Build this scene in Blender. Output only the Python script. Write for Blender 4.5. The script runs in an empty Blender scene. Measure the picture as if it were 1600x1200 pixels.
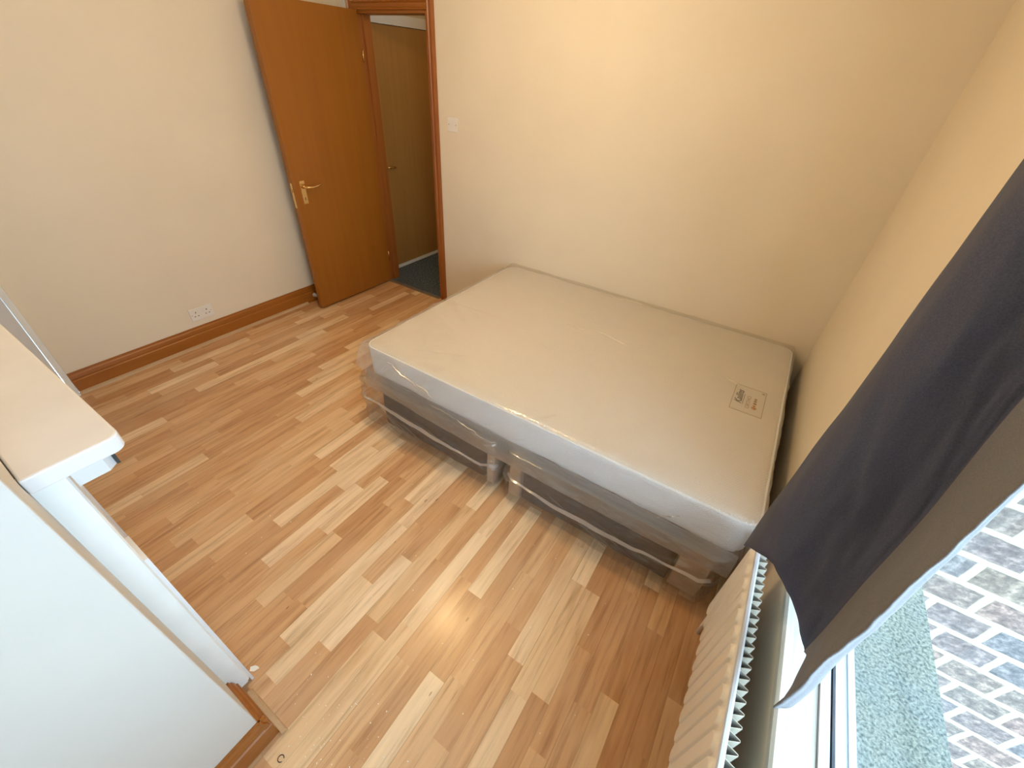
import bpy, bmesh, math, random
from mathutils import Vector, Matrix, noise
sc = bpy.context.scene
COL = sc.collection
random.seed(7)

# ------------------------------------------------------------ camera
R = ((0.83712649, 0.54432541, 0.05412107),
     (0.36629623, -0.48433633, -0.79450953),
     (-0.40625892, 0.68492932, -0.60483511))
cam = bpy.data.cameras.new('camera')
cam.sensor_fit = 'HORIZONTAL'; cam.sensor_width = 36.0
cam.lens = 645.89 * 36.0 / 1600.0
cam.clip_start = 0.01
co = bpy.data.objects.new('camera', cam); COL.objects.link(co)
m = Matrix(((R[0][0], -R[1][0], -R[2][0], 0.0),
            (R[0][1], -R[1][1], -R[2][1], 0.0),
            (R[0][2], -R[1][2], -R[2][2], 1.68),
            (0, 0, 0, 1)))
co.matrix_world = m
sc.camera = co
# ------------------------------------------------------------ world, light, exposure
sc.view_settings.view_transform = 'Standard'
sc.view_settings.look = 'None'
sc.view_settings.gamma = 1.0
sc.view_settings.use_curve_mapping = False
sc.view_settings.exposure = 0.25
w = bpy.data.worlds.new('overcast_sky'); sc.world = w; w.use_nodes = True
bgn = w.node_tree.nodes['Background']
bgn.inputs[0].default_value = (0.67, 0.85, 1.0, 1)
bgn.inputs[1].default_value = 8.0
LAMP_POS = (-1.22, 1.22, 2.27)
ld = bpy.data.lights.new('ceiling_bulb_light', 'POINT')
ld.energy = 32; ld.color = (1.0, 0.69, 0.33); ld.shadow_soft_size = 0.06
lo = bpy.data.objects.new('ceiling_bulb_light', ld); lo.location = LAMP_POS; COL.objects.link(lo)
hl = bpy.data.lights.new('hall_fill_light', 'POINT')  # unseen fill light, added to lift the dark hall
hl.energy = 3.0; hl.color = (1.0, 0.74, 0.42); hl.shadow_soft_size = 0.06
ho = bpy.data.objects.new('hall_fill_light', hl); ho.location = (-2.3, 3.15, 2.30); COL.objects.link(ho)

# ------------------------------------------------------------ material helpers
def srgb(r, g, b):
    f = lambda c: (c / 255 / 12.92) if c / 255 <= 0.04045 else ((c / 255 + 0.055) / 1.055) ** 2.4
    return (f(r), f(g), f(b), 1)
class NT:
    def __init__(s, name):
        s.m = bpy.data.materials.new(name); s.m.use_nodes = True
        s.t = s.m.node_tree; s.p = s.t.nodes['Principled BSDF']; s.out = s.t.nodes['Material Output']
    def n(s, typ, **kw):
        x = s.t.nodes.new(typ)
        for k, v in kw.items():
            if k.startswith('i_'):
                key = k[2:]; key = int(key) if key.isdigit() else key.replace('_', ' ')
                x.inputs[key].default_value = v
            else: setattr(x, k, v)
        return x
    def l(s, a, b): s.t.links.new(a, b)
    def coord(s, scale=(1, 1, 1), loc=(0, 0, 0)):
        g = s.n('ShaderNodeNewGeometry')
        mp = s.n('ShaderNodeMapping'); mp.inputs['Scale'].default_value = scale; mp.inputs['Location'].default_value = loc
        s.l(g.outputs['Position'], mp.inputs['Vector']); return mp.outputs['Vector']
    def math(s, op, a, b=None, c=None):
        x = s.n('ShaderNodeMath', operation=op)
        for i, v in enumerate((a, b, c)):
            if v is None: continue
            if hasattr(v, 'is_output') or hasattr(v, 'links'): s.l(v, x.inputs[i])
            else: x.inputs[i].default_value = v
        return x.outputs[0]
    def mix(s, fac, a, b, blend='MIX'):
        x = s.n('ShaderNodeMix', data_type='RGBA', blend_type=blend)
        for sock, v in ((x.inputs[0], fac), (x.inputs[6], a), (x.inputs[7], b)):
            if hasattr(v, 'links'): s.l(v, sock)
            else: sock.default_value = v
        return x.outputs[2]
    def ramp(s, fac, stops):
        x = s.n('ShaderNodeValToRGB'); s.l(fac, x.inputs[0]); e = x.color_ramp.elements
        while len(e) < len(stops): e.new(0.5)
        for el, (p, c) in zip(e, stops): el.position = p; el.color = c
        return x.outputs[0]
    def bump(s, h, strength=0.3, dist=0.002):
        b = s.n('ShaderNodeBump'); b.inputs['Strength'].default_value = strength; b.inputs['Distance'].default_value = dist
        s.l(h, b.inputs['Height']); s.l(b.outputs[0], s.p.inputs['Normal']); return b
def plain(name, col, rough=0.5, var=0.06, scale=6, bump=0.0, bscale=80, metallic=0, spec=0.5, coat=0):
    t = NT(name)
    nz = t.n('ShaderNodeTexNoise'); t.l(t.coord(), nz.inputs['Vector']); nz.inputs['Scale'].default_value = scale; nz.inputs['Detail'].default_value = 4
    lo_ = tuple(c * (1 - var) for c in col[:3]) + (1,); hi = tuple(min(1, c * (1 + var)) for c in col[:3]) + (1,)
    t.l(t.ramp(nz.outputs[0], [(0.3, lo_), (0.7, hi)]), t.p.inputs['Base Color'])
    t.p.inputs['Roughness'].default_value = rough; t.p.inputs['Metallic'].default_value = metallic
    t.p.inputs['Specular IOR Level'].default_value = spec
    t.p.inputs['Coat Weight'].default_value = coat
    if bump:
        n2 = t.n('ShaderNodeTexNoise'); t.l(t.coord(), n2.inputs['Vector']); n2.inputs['Scale'].default_value = bscale
        t.bump(n2.outputs[0], bump)
    return t.m

M = {}
M['wall'] = plain('magnolia_wall_paint', (0.765, 0.69, 0.575, 1), 0.62, 0.025, 2.5, 0.12, 60, spec=0.25)
M['chimney'] = plain('white_chimney_paint', (0.64, 0.625, 0.60, 1), 0.6, 0.03, 3, 0.12, 60, spec=0.25)
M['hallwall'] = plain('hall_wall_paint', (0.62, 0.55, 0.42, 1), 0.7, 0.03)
M['ceiling'] = plain('white_ceiling_paint', (0.80, 0.78, 0.74, 1), 0.8, 0.02)
M['white'] = plain('white_gloss_paint', (0.80, 0.82, 0.82, 1), 0.35, 0.04, 9, 0.1, 30)
M['shelf'] = plain('off_white_shelf_paint', (0.73, 0.73, 0.76, 1), 0.38, 0.05, 7, 0.06, 40)
M['cupboard'] = plain('white_cupboard_paint', (0.68, 0.68, 0.70, 1), 0.4, 0.03)
M['upvc'] = plain('white_window_plastic', (0.50, 0.53, 0.58, 1), 0.3, 0.02)
M['gasket'] = plain('black_gasket_rubber', (0.015, 0.02, 0.025, 1), 0.6)
M['plate'] = plain('white_socket_plastic', (0.78, 0.76, 0.74, 1), 0.3, 0.01)
M['dark'] = plain('dark_slot', (0.03, 0.03, 0.03, 1), 0.6)
M['screw'] = plain('steel_screw', (0.45, 0.42, 0.38, 1), 0.35, metallic=1)
M['brass'] = plain('polished_brass', (0.85, 0.62, 0.30, 1), 0.22, metallic=1)
M['steel'] = plain('grey_metal_strip', (0.42, 0.40, 0.38, 1), 0.4, metallic=0.8)
M['fabric_dark'] = plain('charcoal_divan_fabric', (0.013, 0.011, 0.013, 1), 0.75, 0.25, 12, 0.25, 300)
M['card'] = plain('brown_cardboard', (0.46, 0.35, 0.25, 1), 0.8, 0.1, 10)
M['rubber'] = plain('white_rubber', (0.65, 0.63, 0.62, 1), 0.5)
M['flake'] = plain('white_paint_chip', (0.85, 0.82, 0.78, 1), 0.6)
M['ring'] = plain('dark_wire', (0.05, 0.045, 0.04, 1), 0.4, metallic=0.7)
M['rad'] = plain('cream_radiator_enamel', (0.86, 0.82, 0.76, 1), 0.32, 0.02)
M['radfin'] = plain('grey_convector_steel', (0.40, 0.37, 0.31, 1), 0.45, 0.08)
M['bulb'] = plain('frosted_bulb_glass', (0.9, 0.88, 0.8, 1), 0.4)
M['mdf'] = plain('brown_gap_wood', (0.24, 0.14, 0.07, 1), 0.7)
M['soil'] = plain('outside_ground', (0.12, 0.13, 0.10, 1), 0.9, 0.3)
M['ink'] = plain('black_print', (0.04, 0.035, 0.03, 1), 0.7, 0)
M['inkpink'] = plain('faded_pink_print', (0.38, 0.24, 0.17, 1), 0.7, 0)
M['inkorange'] = plain('orange_print', (0.52, 0.22, 0.05, 1), 0.7, 0)
M['inkbrown'] = plain('brown_print', (0.24, 0.16, 0.07, 1), 0.7, 0)
M['inkline'] = plain('grey_label_border', (0.33, 0.27, 0.18, 1), 0.7, 0)
M['labelcloth'] = plain('label_cloth', (0.64, 0.61, 0.57, 1), 0.7, 0)

def wood(name, a, b, rough=0.35, axis='z', sc_=1.0):
    t = NT(name)
    s = {'x': (3, 60, 60), 'y': (60, 3, 60), 'z': (60, 60, 3)}[axis]
    nz = t.n('ShaderNodeTexNoise'); t.l(t.coord(tuple(k * sc_ for k in s)), nz.inputs['Vector']); nz.inputs['Scale'].default_value = 1; nz.inputs['Detail'].default_value = 6
    n2 = t.n('ShaderNodeTexNoise'); t.l(t.coord(tuple(k * 0.08 * sc_ for k in s)), n2.inputs['Vector']); n2.inputs['Scale'].default_value = 1
    f = t.math('ADD', t.math('MULTIPLY', nz.outputs[0], 0.45), t.math('MULTIPLY', n2.outputs[0], 0.55))
    t.l(t.ramp(f, [(0.35, a), (0.65, b)]), t.p.inputs['Base Color'])
    t.p.inputs['Roughness'].default_value = rough
    return t.m
M['door'] = wood('brown_painted_door', (0.29, 0.102, 0.010, 1), (0.34, 0.126, 0.013, 1), 0.45, 'z', 0.4)
M['door2'] = wood('dull_brown_hall_door', (0.34, 0.175, 0.05, 1), (0.42, 0.22, 0.065, 1), 0.5, 'z', 0.4)
M['skirt'] = wood('brown_varnished_skirting', (0.27, 0.085, 0.010, 1), (0.35, 0.12, 0.016, 1), 0.35, 'y')
M['skirtx'] = wood('brown_varnished_skirting_front', (0.27, 0.085, 0.010, 1), (0.35, 0.12, 0.016, 1), 0.35, 'x')
M['frame'] = wood('brown_varnished_frame', (0.27, 0.085, 0.018, 1), (0.36, 0.125, 0.028, 1), 0.35, 'z')
M['bead'] = wood('beech_floor_bead', (0.45, 0.30, 0.17, 1), (0.55, 0.38, 0.23, 1), 0.4, 'y')

def laminate():
    t = NT('beech_strip_laminate')
    g = t.n('ShaderNodeNewGeometry'); sp = t.n('ShaderNodeSeparateXYZ'); t.l(g.outputs['Position'], sp.inputs[0])
    X, Y = sp.outputs[0], sp.outputs[1]
    W = 0.0655
    rowf = t.math('DIVIDE', X, W); row = t.math('FLOOR', rowf)
    wn = t.n('ShaderNodeTexWhiteNoise', noise_dimensions='1D'); t.l(row, wn.inputs['W'])
    off = t.math('MULTIPLY', wn.outputs['Value'], 37.0)
    v = t.math('ADD', t.math('DIVIDE', Y, 0.45), t.math('ADD', off, t.math('MULTIPLY', row, 11.0)))
    vo = t.n('ShaderNodeTexVoronoi', voronoi_dimensions='1D'); t.l(v, vo.inputs['W']); vo.inputs['Scale'].default_value = 1; vo.inputs['Randomness'].default_value = 0.9
    sc1 = t.n('ShaderNodeSeparateColor'); t.l(vo.outputs['Color'], sc1.inputs[0])
    tone = sc1.outputs[0]; hsh = sc1.outputs[1]
    base = t.ramp(tone, [(0.0, srgb(194, 148, 106)), (0.3, srgb(205, 161, 119)), (0.6, srgb(213, 172, 130)), (0.80, srgb(222, 188, 148)), (0.88, srgb(232, 205, 170)), (1.0, srgb(235, 209, 177))])
    # grain, shifted for each strip
    cx = t.n('ShaderNodeCombineXYZ')
    t.l(t.math('ADD', t.math('MULTIPLY', X, 55.0), t.math('MULTIPLY', hsh, 91.0)), cx.inputs[0])
    t.l(t.math('MULTIPLY', Y, 3.0), cx.inputs[1]); t.l(t.math('MULTIPLY', hsh, 33.0), cx.inputs[2])
    n1 = t.n('ShaderNodeTexNoise'); t.l(cx.outputs[0], n1.inputs['Vector']); n1.inputs['Scale'].default_value = 1.0; n1.inputs['Detail'].default_value = 7; n1.inputs['Roughness'].default_value = 0.65; n1.inputs['Distortion'].default_value = 0.25
    grain = t.ramp(n1.outputs[0], [(0.28, (0.52, 0.42, 0.34, 1)), (0.48, (0.98, 0.97, 0.96, 1)), (0.75, (1.16, 1.16, 1.14, 1))])
    c = t.mix(0.75, base, grain, 'MULTIPLY')
    cx2 = t.n('ShaderNodeCombineXYZ')
    t.l(t.math('ADD', t.math('MULTIPLY', X, 16.0), t.math('MULTIPLY', hsh, 51.0)), cx2.inputs[0])
    t.l(t.math('MULTIPLY', Y, 2.2), cx2.inputs[1]); t.l(t.math('MULTIPLY', hsh, 13.0), cx2.inputs[2])
    n3 = t.n('ShaderNodeTexNoise'); t.l(cx2.outputs[0], n3.inputs['Vector']); n3.inputs['Scale'].default_value = 1.3; n3.inputs['Detail'].default_value = 3
    band = t.ramp(n3.outputs[0], [(0.30, (0.80, 0.71, 0.62, 1)), (0.5, (1, 1, 1, 1))])
    c = t.mix(0.8, c, band, 'MULTIPLY')
    # knots and small dark flecks
    cx3 = t.n('ShaderNodeCombineXYZ'); t.l(t.math('MULTIPLY', X, 22.0), cx3.inputs[0]); t.l(t.math('MULTIPLY', Y, 8.0), cx3.inputs[1])
    v2 = t.n('ShaderNodeTexVoronoi'); t.l(cx3.outputs[0], v2.inputs['Vector']); v2.inputs['Scale'].default_value = 1.0
    s2 = t.n('ShaderNodeSeparateColor'); t.l(v2.outputs['Color'], s2.inputs[0])
    on = t.math('GREATER_THAN', s2.outputs[0], 0.82)
    kn = t.math('MULTIPLY', on, t.math('LESS_THAN', t.math('ADD', v2.outputs['Distance'], t.math('MULTIPLY', n1.outputs[0], 0.12)), 0.135))
    c = t.mix(t.math('MULTIPLY', kn, 0.55), c, srgb(96, 56, 30))
    # seams
    fr = t.math('FRACT', rowf); e = t.math('ABSOLUTE', t.math('SUBTRACT', fr, 0.5))
    seam = t.math('MULTIPLY', t.math('GREATER_THAN', e, 0.487), 0.28)
    board = t.math('FRACT', t.math('DIVIDE', rowf, 3.0)); eb = t.math('GREATER_THAN', t.math('ABSOLUTE', t.math('SUBTRACT', board, 0.5)), 0.495)
    c = t.mix(t.math('MAXIMUM', seam, t.math('MULTIPLY', eb, 0.5)), c, srgb(112, 74, 42))
    # grey dusty scuffs
    n4 = t.n('ShaderNodeTexNoise'); t.l(t.coord((2.2, 2.2, 1)), n4.inputs['Vector']); n4.inputs['Scale'].default_value = 1.4; n4.inputs['Detail'].default_value = 6
    t.l(t.mix(t.ramp(n4.outputs[0], [(0.45, (0, 0, 0, 1)), (0.8, (0.3, 0.3, 0.3, 1))]), c, srgb(206, 186, 160)), t.p.inputs['Base Color'])
    rr = t.ramp(n4.outputs[0], [(0.3, (0.27, 0.27, 0.27, 1)), (0.7, (0.38, 0.38, 0.38, 1))])
    t.l(rr, t.p.inputs['Roughness'])
    t.p.inputs['Specular IOR Level'].default_value = 0.35
    t.p.inputs['Coat Weight'].default_value = 0.28; t.p.inputs['Coat Roughness'].default_value = 0.20
    t.bump(n1.outputs[0], 0.25, 0.0008)
    return t.m
M['floor'] = laminate()

def carpet():
    t = NT('dark_blue_flecked_carpet')
    n = t.n('ShaderNodeTexNoise'); t.l(t.coord(), n.inputs['Vector']); n.inputs['Scale'].default_value = 75; n.inputs['Detail'].default_value = 4
    t.l(t.ramp(n.outputs[0], [(0.3, (0.030, 0.045, 0.07, 1)), (0.5, (0.06, 0.09, 0.13, 1)), (0.66, (0.17, 0.20, 0.23, 1))]), t.p.inputs['Base Color'])
    t.p.inputs['Roughness'].default_value = 0.95; t.bump(n.outputs[0], 0.8, 0.004); return t.m
M['carpet'] = carpet()

def bricks():
    t = NT('stock_brick_wall')
    g = t.n('ShaderNodeNewGeometry'); sp = t.n('ShaderNodeSeparateXYZ'); t.l(g.outputs['Position'], sp.inputs[0])
    cb = t.n('ShaderNodeCombineXYZ'); t.l(sp.outputs[0], cb.inputs[0]); t.l(sp.outputs[2], cb.inputs[1])
    nz = t.n('ShaderNodeTexNoise'); t.l(cb.outputs[0], nz.inputs['Vector']); nz.inputs['Scale'].default_value = 14; nz.inputs['Detail'].default_value = 3
    wob = t.n('ShaderNodeVectorMath', operation='SCALE'); t.l(nz.outputs['Color'], wob.inputs[0]); wob.inputs['Scale'].default_value = 0.014
    ad = t.n('ShaderNodeVectorMath', operation='ADD'); t.l(cb.outputs[0], ad.inputs[0]); t.l(wob.outputs[0], ad.inputs[1])
    b = t.n('ShaderNodeTexBrick'); t.l(ad.outputs[0], b.inputs['Vector'])
    b.inputs['Scale'].default_value = 1; b.inputs['Brick Width'].default_value = 0.225; b.inputs['Row Height'].default_value = 0.155
    b.inputs['Mortar Size'].default_value = 0.018; b.inputs['Mortar Smooth'].default_value = 0.25
    b.inputs['Color1'].default_value = (0, 0, 0, 1); b.inputs['Color2'].default_value = (1, 1, 1, 1); b.inputs['Mortar'].default_value = (0.5, 0.5, 0.5, 1)
    tone = t.ramp(b.outputs['Color'], [(0.0, (0.095, 0.093, 0.098, 1)), (0.35, (0.112, 0.090, 0.088, 1)), (0.7, (0.118, 0.100, 0.084, 1)), (1.0, (0.130, 0.092, 0.084, 1))])
    n2 = t.n('ShaderNodeTexNoise'); t.l(cb.outputs[0], n2.inputs['Vector']); n2.inputs['Scale'].default_value = 26; n2.inputs['Detail'].default_value = 8; n2.inputs['Roughness'].default_value = 0.7
    tone = t.mix(0.9, tone, t.ramp(n2.outputs[0], [(0.32, (0.35, 0.36, 0.42, 1)), (0.5, (1.0, 1.0, 1.0, 1)), (0.66, (2.3, 2.2, 2.1, 1))]), 'MULTIPLY')
    n3 = t.n('ShaderNodeTexNoise'); t.l(cb.outputs[0], n3.inputs['Vector']); n3.inputs['Scale'].default_value = 160; n3.inputs['Detail'].default_value = 4
    mort = t.ramp(n3.outputs[0], [(0.3, (0.22, 0.205, 0.155, 1)), (0.6, (0.32, 0.295, 0.235, 1))])
    t.l(t.mix(b.outputs['Fac'], tone, mort), t.p.inputs['Base Color'])
    t.p.inputs['Roughness'].default_value = 0.9
    h = t.math('ADD', t.math('MULTIPLY', b.outputs['Fac'], -0.5), t.math('MULTIPLY', n2.outputs[0], 0.8))
    t.bump(h, 0.7, 0.012); return t.m
M['brick'] = bricks()

def rough_sill():
    t = NT('pebbled_concrete_sill')
    n = t.n('ShaderNodeTexNoise'); t.l(t.coord(), n.inputs['Vector']); n.inputs['Scale'].default_value = 140; n.inputs['Detail'].default_value = 5
    n2 = t.n('ShaderNodeTexNoise'); t.l(t.coord(), n2.inputs['Vector']); n2.inputs['Scale'].default_value = 9; n2.inputs['Detail'].default_value = 3
    a = t.ramp(n.outputs[0], [(0.34, (0.06, 0.085, 0.085, 1)), (0.46, (0.16, 0.175, 0.165, 1)), (0.60, (0.25, 0.26, 0.235, 1))])
    t.l(t.mix(0.4, a, t.ramp(n2.outputs[0], [(0.35, (0.8, 0.95, 1.0, 1)), (0.65, (0.92, 1.0, 0.86, 1))]), 'MULTIPLY'), t.p.inputs['Base Color'])
    t.p.inputs['Roughness'].default_value = 0.85; t.bump(n.outputs[0], 1.0, 0.006); return t.m
M['concrete'] = rough_sill()

def sillboard():
    t = NT('white_painted_sill_board')
    n = t.n('ShaderNodeTexNoise'); t.l(t.coord((90, 5, 90)), n.inputs['Vector']); n.inputs['Scale'].default_value = 1.5; n.inputs['Detail'].default_value = 5
    t.l(t.ramp(n.outputs[0], [(0.3, (0.42, 0.45, 0.43, 1)), (0.55, (0.52, 0.53, 0.50, 1))]), t.p.inputs['Base Color'])
    t.p.inputs['Roughness'].default_value = 0.4; t.bump(n.outputs[0], 0.25, 0.001); return t.m
M['sill'] = sillboard()

def mattress_cloth(side):
    t = NT('mattress_side_knit' if side else 'mattress_top_knit')
    g = t.n('ShaderNodeNewGeometry'); sp = t.n('ShaderNodeSeparateXYZ'); t.l(g.outputs['Position'], sp.inputs[0])
    X, Y, Z = sp.outputs
    k = 2 * math.pi / 0.0125
    if side: a, b = t.math('ADD', X, Y), Z
    else: a, b = t.math('ADD', X, t.math('MULTIPLY', Y, 0.25)), t.math('SUBTRACT', Y, t.math('MULTIPLY', X, 0.25))
    s = t.math('MULTIPLY', t.math('SINE', t.math('MULTIPLY', a, k)), t.math('SINE', t.math('MULTIPLY', b, k)))
    col = ((0.72, 0.78, 0.88, 1), (0.86, 0.91, 0.97, 1)) if side else ((0.62, 0.595, 0.565, 1), (0.71, 0.68, 0.645, 1))  # bluish side knit, pushed bluer and lighter: window daylight painted into its colour
    f = t.math('ADD', t.math('MULTIPLY', s, 0.5), 0.5)
    t.l(t.ramp(f, [(0.1, col[0]), (0.5, col[1])]), t.p.inputs['Base Color'])
    t.p.inputs['Roughness'].default_value = 0.75
    t.bump(s, 0.45, 0.0015); return t.m
M['mtop'] = mattress_cloth(False); M['mside'] = mattress_cloth(True)

def film(name, haze=0.16, gloss=0.10, tint=(0.85, 0.82, 0.80, 1), crease=1.0, rs=5.0, stretch=(1, 1, 1.6), streak=0.16):
    t = NT(name); t.t.nodes.remove(t.p)
    tr = t.n('ShaderNodeBsdfTransparent'); df = t.n('ShaderNodeBsdfDiffuse'); tl = t.n('ShaderNodeBsdfTranslucent'); gl = t.n('ShaderNodeBsdfGlossy')
    df.inputs[0].default_value = tint; tl.inputs[0].default_value = tint; gl.inputs[0].default_value = (1, 1, 1, 1); gl.inputs['Roughness'].default_value = 0.09
    n = t.n('ShaderNodeTexNoise'); t.l(t.coord((1, 1, 2.2)), n.inputs['Vector']); n.inputs['Scale'].default_value = 7; n.inputs['Detail'].default_value = 5; n.inputs['Distortion'].default_value = 1.2
    rg = t.n('ShaderNodeTexNoise', noise_type='RIDGED_MULTIFRACTAL'); t.l(t.coord(stretch), rg.inputs['Vector']); rg.inputs['Scale'].default_value = rs; rg.inputs['Detail'].default_value = 2; rg.inputs['Distortion'].default_value = 0.8
    b = t.n('ShaderNodeBump'); b.inputs['Strength'].default_value = 0.75 * crease; b.inputs['Distance'].default_value = 0.012
    t.l(t.math('ADD', n.outputs[0], t.math('MULTIPLY', rg.outputs[0], 0.25)), b.inputs['Height'])
    for x in (df, gl, tl): t.l(b.outputs[0], x.inputs['Normal'])
    a = t.n('ShaderNodeMixShader'); a.inputs[0].default_value = 0.5; t.l(df.outputs[0], a.inputs[1]); t.l(tl.outputs[0], a.inputs[2])
    hz = t.n('ShaderNodeMixShader')
    t.l(t.math('ADD', haze, t.math('MULTIPLY', t.ramp(rg.outputs[0], [(0.50, (0, 0, 0, 1)), (0.85, (1, 1, 1, 1))]), streak)), hz.inputs[0])
    t.l(tr.outputs[0], hz.inputs[1]); t.l(a.outputs[0], hz.inputs[2])
    lw = t.n('ShaderNodeLayerWeight'); lw.inputs[0].default_value = 0.25; t.l(b.outputs[0], lw.inputs['Normal'])
    fm = t.n('ShaderNodeMixShader'); t.l(t.math('ADD', gloss * 0.25, t.math('MULTIPLY', lw.outputs['Fresnel'], gloss * 1.3)), fm.inputs[0])
    t.l(hz.outputs[0], fm.inputs[1]); t.l(gl.outputs[0], fm.inputs[2]); t.l(fm.outputs[0], t.out.inputs[0]); return t.m
M['film'] = film('clear_polythene', 0.22, 0.24, crease=1.3, streak=0.14)
M['filmbase'] = film('crumpled_polythene', 0.13, 0.34, tint=(0.84, 0.80, 0.79, 1), crease=1.0, rs=5.5, stretch=(0.55, 0.55, 1.9), streak=0.50)
M['seam'] = film('welded_polythene_seam', 0.50, 0.12, tint=(0.85, 0.80, 0.78, 1), crease=0.3, streak=0.1)
M['crease'] = film('folded_crease_polythene', 0.55, 0.35, tint=(0.80, 0.76, 0.75, 1), crease=0.8, streak=0.3)
M['glint'] = film('shiny_polythene_crease', 0.04, 1.6, crease=0.15, streak=0.0)
M['filmhem'] = film('folded_polythene', 0.62, 0.14, tint=(0.58, 0.56, 0.54, 1), crease=0.6, streak=0.2)

def glass():
    t = NT('window_glass'); t.t.nodes.remove(t.p)
    tr = t.n('ShaderNodeBsdfTransparent'); gl = t.n('ShaderNodeBsdfGlossy'); gl.inputs['Roughness'].default_value = 0.02
    tr.inputs[0].default_value = (0.95, 0.98, 0.98, 1)
    lw = t.n('ShaderNodeLayerWeight'); lw.inputs[0].default_value = 0.12
    mx = t.n('ShaderNodeMixShader'); t.l(t.math('MULTIPLY', lw.outputs['Fresnel'], 0.12), mx.inputs[0])
    t.l(tr.outputs[0], mx.inputs[1]); t.l(gl.outputs[0], mx.inputs[2]); t.l(mx.outputs[0], t.out.inputs[0]); return t.m
M['glass'] = glass()

def curtain_mat(nm='charcoal_curtain_fabric', ca=(0.058, 0.066, 0.108, 1), cb_=(0.084, 0.094, 0.148, 1)):
    t = NT(nm)
    n = t.n('ShaderNodeTexNoise'); t.l(t.coord(), n.inputs['Vector']); n.inputs['Scale'].default_value = 420
    t.l(t.ramp(n.outputs[0], [(0.3, ca), (0.7, cb_)]), t.p.inputs['Base Color'])
    t.p.inputs['Roughness'].default_value = 0.8
    rg = t.n('ShaderNodeTexNoise'); t.l(t.coord((1, 1, 0.7)), rg.inputs['Vector']); rg.inputs['Scale'].default_value = 7; rg.inputs['Detail'].default_value = 3; rg.inputs['Distortion'].default_value = 1
    t.bump(rg.outputs[0], 0.35, 0.01)
    return t.m
M['curtain'] = curtain_mat()
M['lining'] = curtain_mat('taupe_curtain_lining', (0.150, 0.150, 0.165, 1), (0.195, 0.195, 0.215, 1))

# ------------------------------------------------------------ mesh helpers
def link(name, me, mats, parent=None, smooth=False):
    o = bpy.data.objects.new(name, me); COL.objects.link(o)
    for mm in (mats if isinstance(mats, (list, tuple)) else [mats]): me.materials.append(mm)
    if smooth:
        for p in me.polygons: p.use_smooth = True
    if parent: o.parent = parent
    return o
def bm_obj(name, bm, mats, parent=None, smooth=False, bevel=0.0, seg=2):
    if bevel:
        bmesh.ops.bevel(bm, geom=[e for e in bm.edges], offset=bevel, segments=seg, profile=0.5, affect='EDGES', clamp_overlap=True)
    bmesh.ops.recalc_face_normals(bm, faces=bm.faces)
    me = bpy.data.meshes.new(name); bm.to_mesh(me); bm.free()
    return link(name, me, mats, parent, smooth)
def addbox(bm, x0, x1, y0, y1, z0, z1):
    v = [bm.verts.new(p) for p in ((x0, y0, z0), (x1, y0, z0), (x1, y1, z0), (x0, y1, z0), (x0, y0, z1), (x1, y0, z1), (x1, y1, z1), (x0, y1, z1))]
    for f in ((0, 3, 2, 1), (4, 5, 6, 7), (0, 1, 5, 4), (1, 2, 6, 5), (2, 3, 7, 6), (3, 0, 4, 7)): bm.faces.new([v[i] for i in f])
def box(name, b, mat, parent=None, bevel=0.0, seg=2):
    bm = bmesh.new(); addbox(bm, *b); return bm_obj(name, bm, mat, parent, False, bevel, seg)
def boxes(name, bs, mat, parent=None):
    bm = bmesh.new()
    for b in bs: addbox(bm, *b)
    return bm_obj(name, bm, mat, parent)
def prism(name, prof, axis, a0, a1, mat, parent=None, bevel=0):
    """extrude a closed 2-D profile along an axis; prof pairs are the two other coordinates in xyz order"""
    bm = bmesh.new(); rings = []
    for a in (a0, a1):
        r = []
        for p, q in prof:
            c = {'x': (a, p, q), 'y': (p, a, q), 'z': (p, q, a)}[axis]; r.append(bm.verts.new(c))
        rings.append(r)
    n = len(prof)
    for i in range(n): bm.faces.new((rings[0][i], rings[0][(i + 1) % n], rings[1][(i + 1) % n], rings[1][i]))
    bm.faces.new(rings[0][::-1]); bm.faces.new(rings[1])
    return bm_obj(name, bm, mat, parent, False, bevel)
def grid(name, nu, nv, fn, mat, parent=None, smooth=True, thick=0, closed_u=False):
    bm = bmesh.new(); vs = [[bm.verts.new(fn(i / (nu - 1) if nu > 1 else 0, j / (nv - 1))) for j in range(nv)] for i in range(nu)]
    for i in range(nu - 1):
        for j in range(nv - 1): bm.faces.new((vs[i][j], vs[i + 1][j], vs[i + 1][j + 1], vs[i][j + 1]))
    o = bm_obj(name, bm, mat, parent, smooth)
    if thick:
        md = o.modifiers.new('thickness', 'SOLIDIFY'); md.thickness = thick; md.offset = 0
    return o
def tube(name, pts, r, mat, parent=None, seg=10):
    bm = bmesh.new(); rings = []; n = len(pts); P = [Vector(p) for p in pts]
    rr = r if isinstance(r, (list, tuple)) else [r] * n
    for i in range(n):
        d = (P[min(i + 1, n - 1)] - P[max(i - 1, 0)]).normalized()
        a = d.orthogonal().normalized() if i == 0 else (rings_a - d * rings_a.dot(d)).normalized()
        rings_a = a; b = d.cross(a)
        rings.append([bm.verts.new(P[i] + (a * math.cos(t) + b * math.sin(t)) * rr[i]) for t in [2 * math.pi * k / seg for k in range(seg)]])
    for i in range(n - 1):
        for k in range(seg): bm.faces.new((rings[i][k], rings[i][(k + 1) % seg], rings[i + 1][(k + 1) % seg], rings[i + 1][k]))
    bm.faces.new(rings[0][::-1]); bm.faces.new(rings[-1])
    return bm_obj(name, bm, mat, parent, True)
def structure(o): o['kind'] = 'structure'; return o
def thing(o, label, cat, group=None):
    o['label'] = label; o['category'] = cat
    if group: o['group'] = group
    return o
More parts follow.
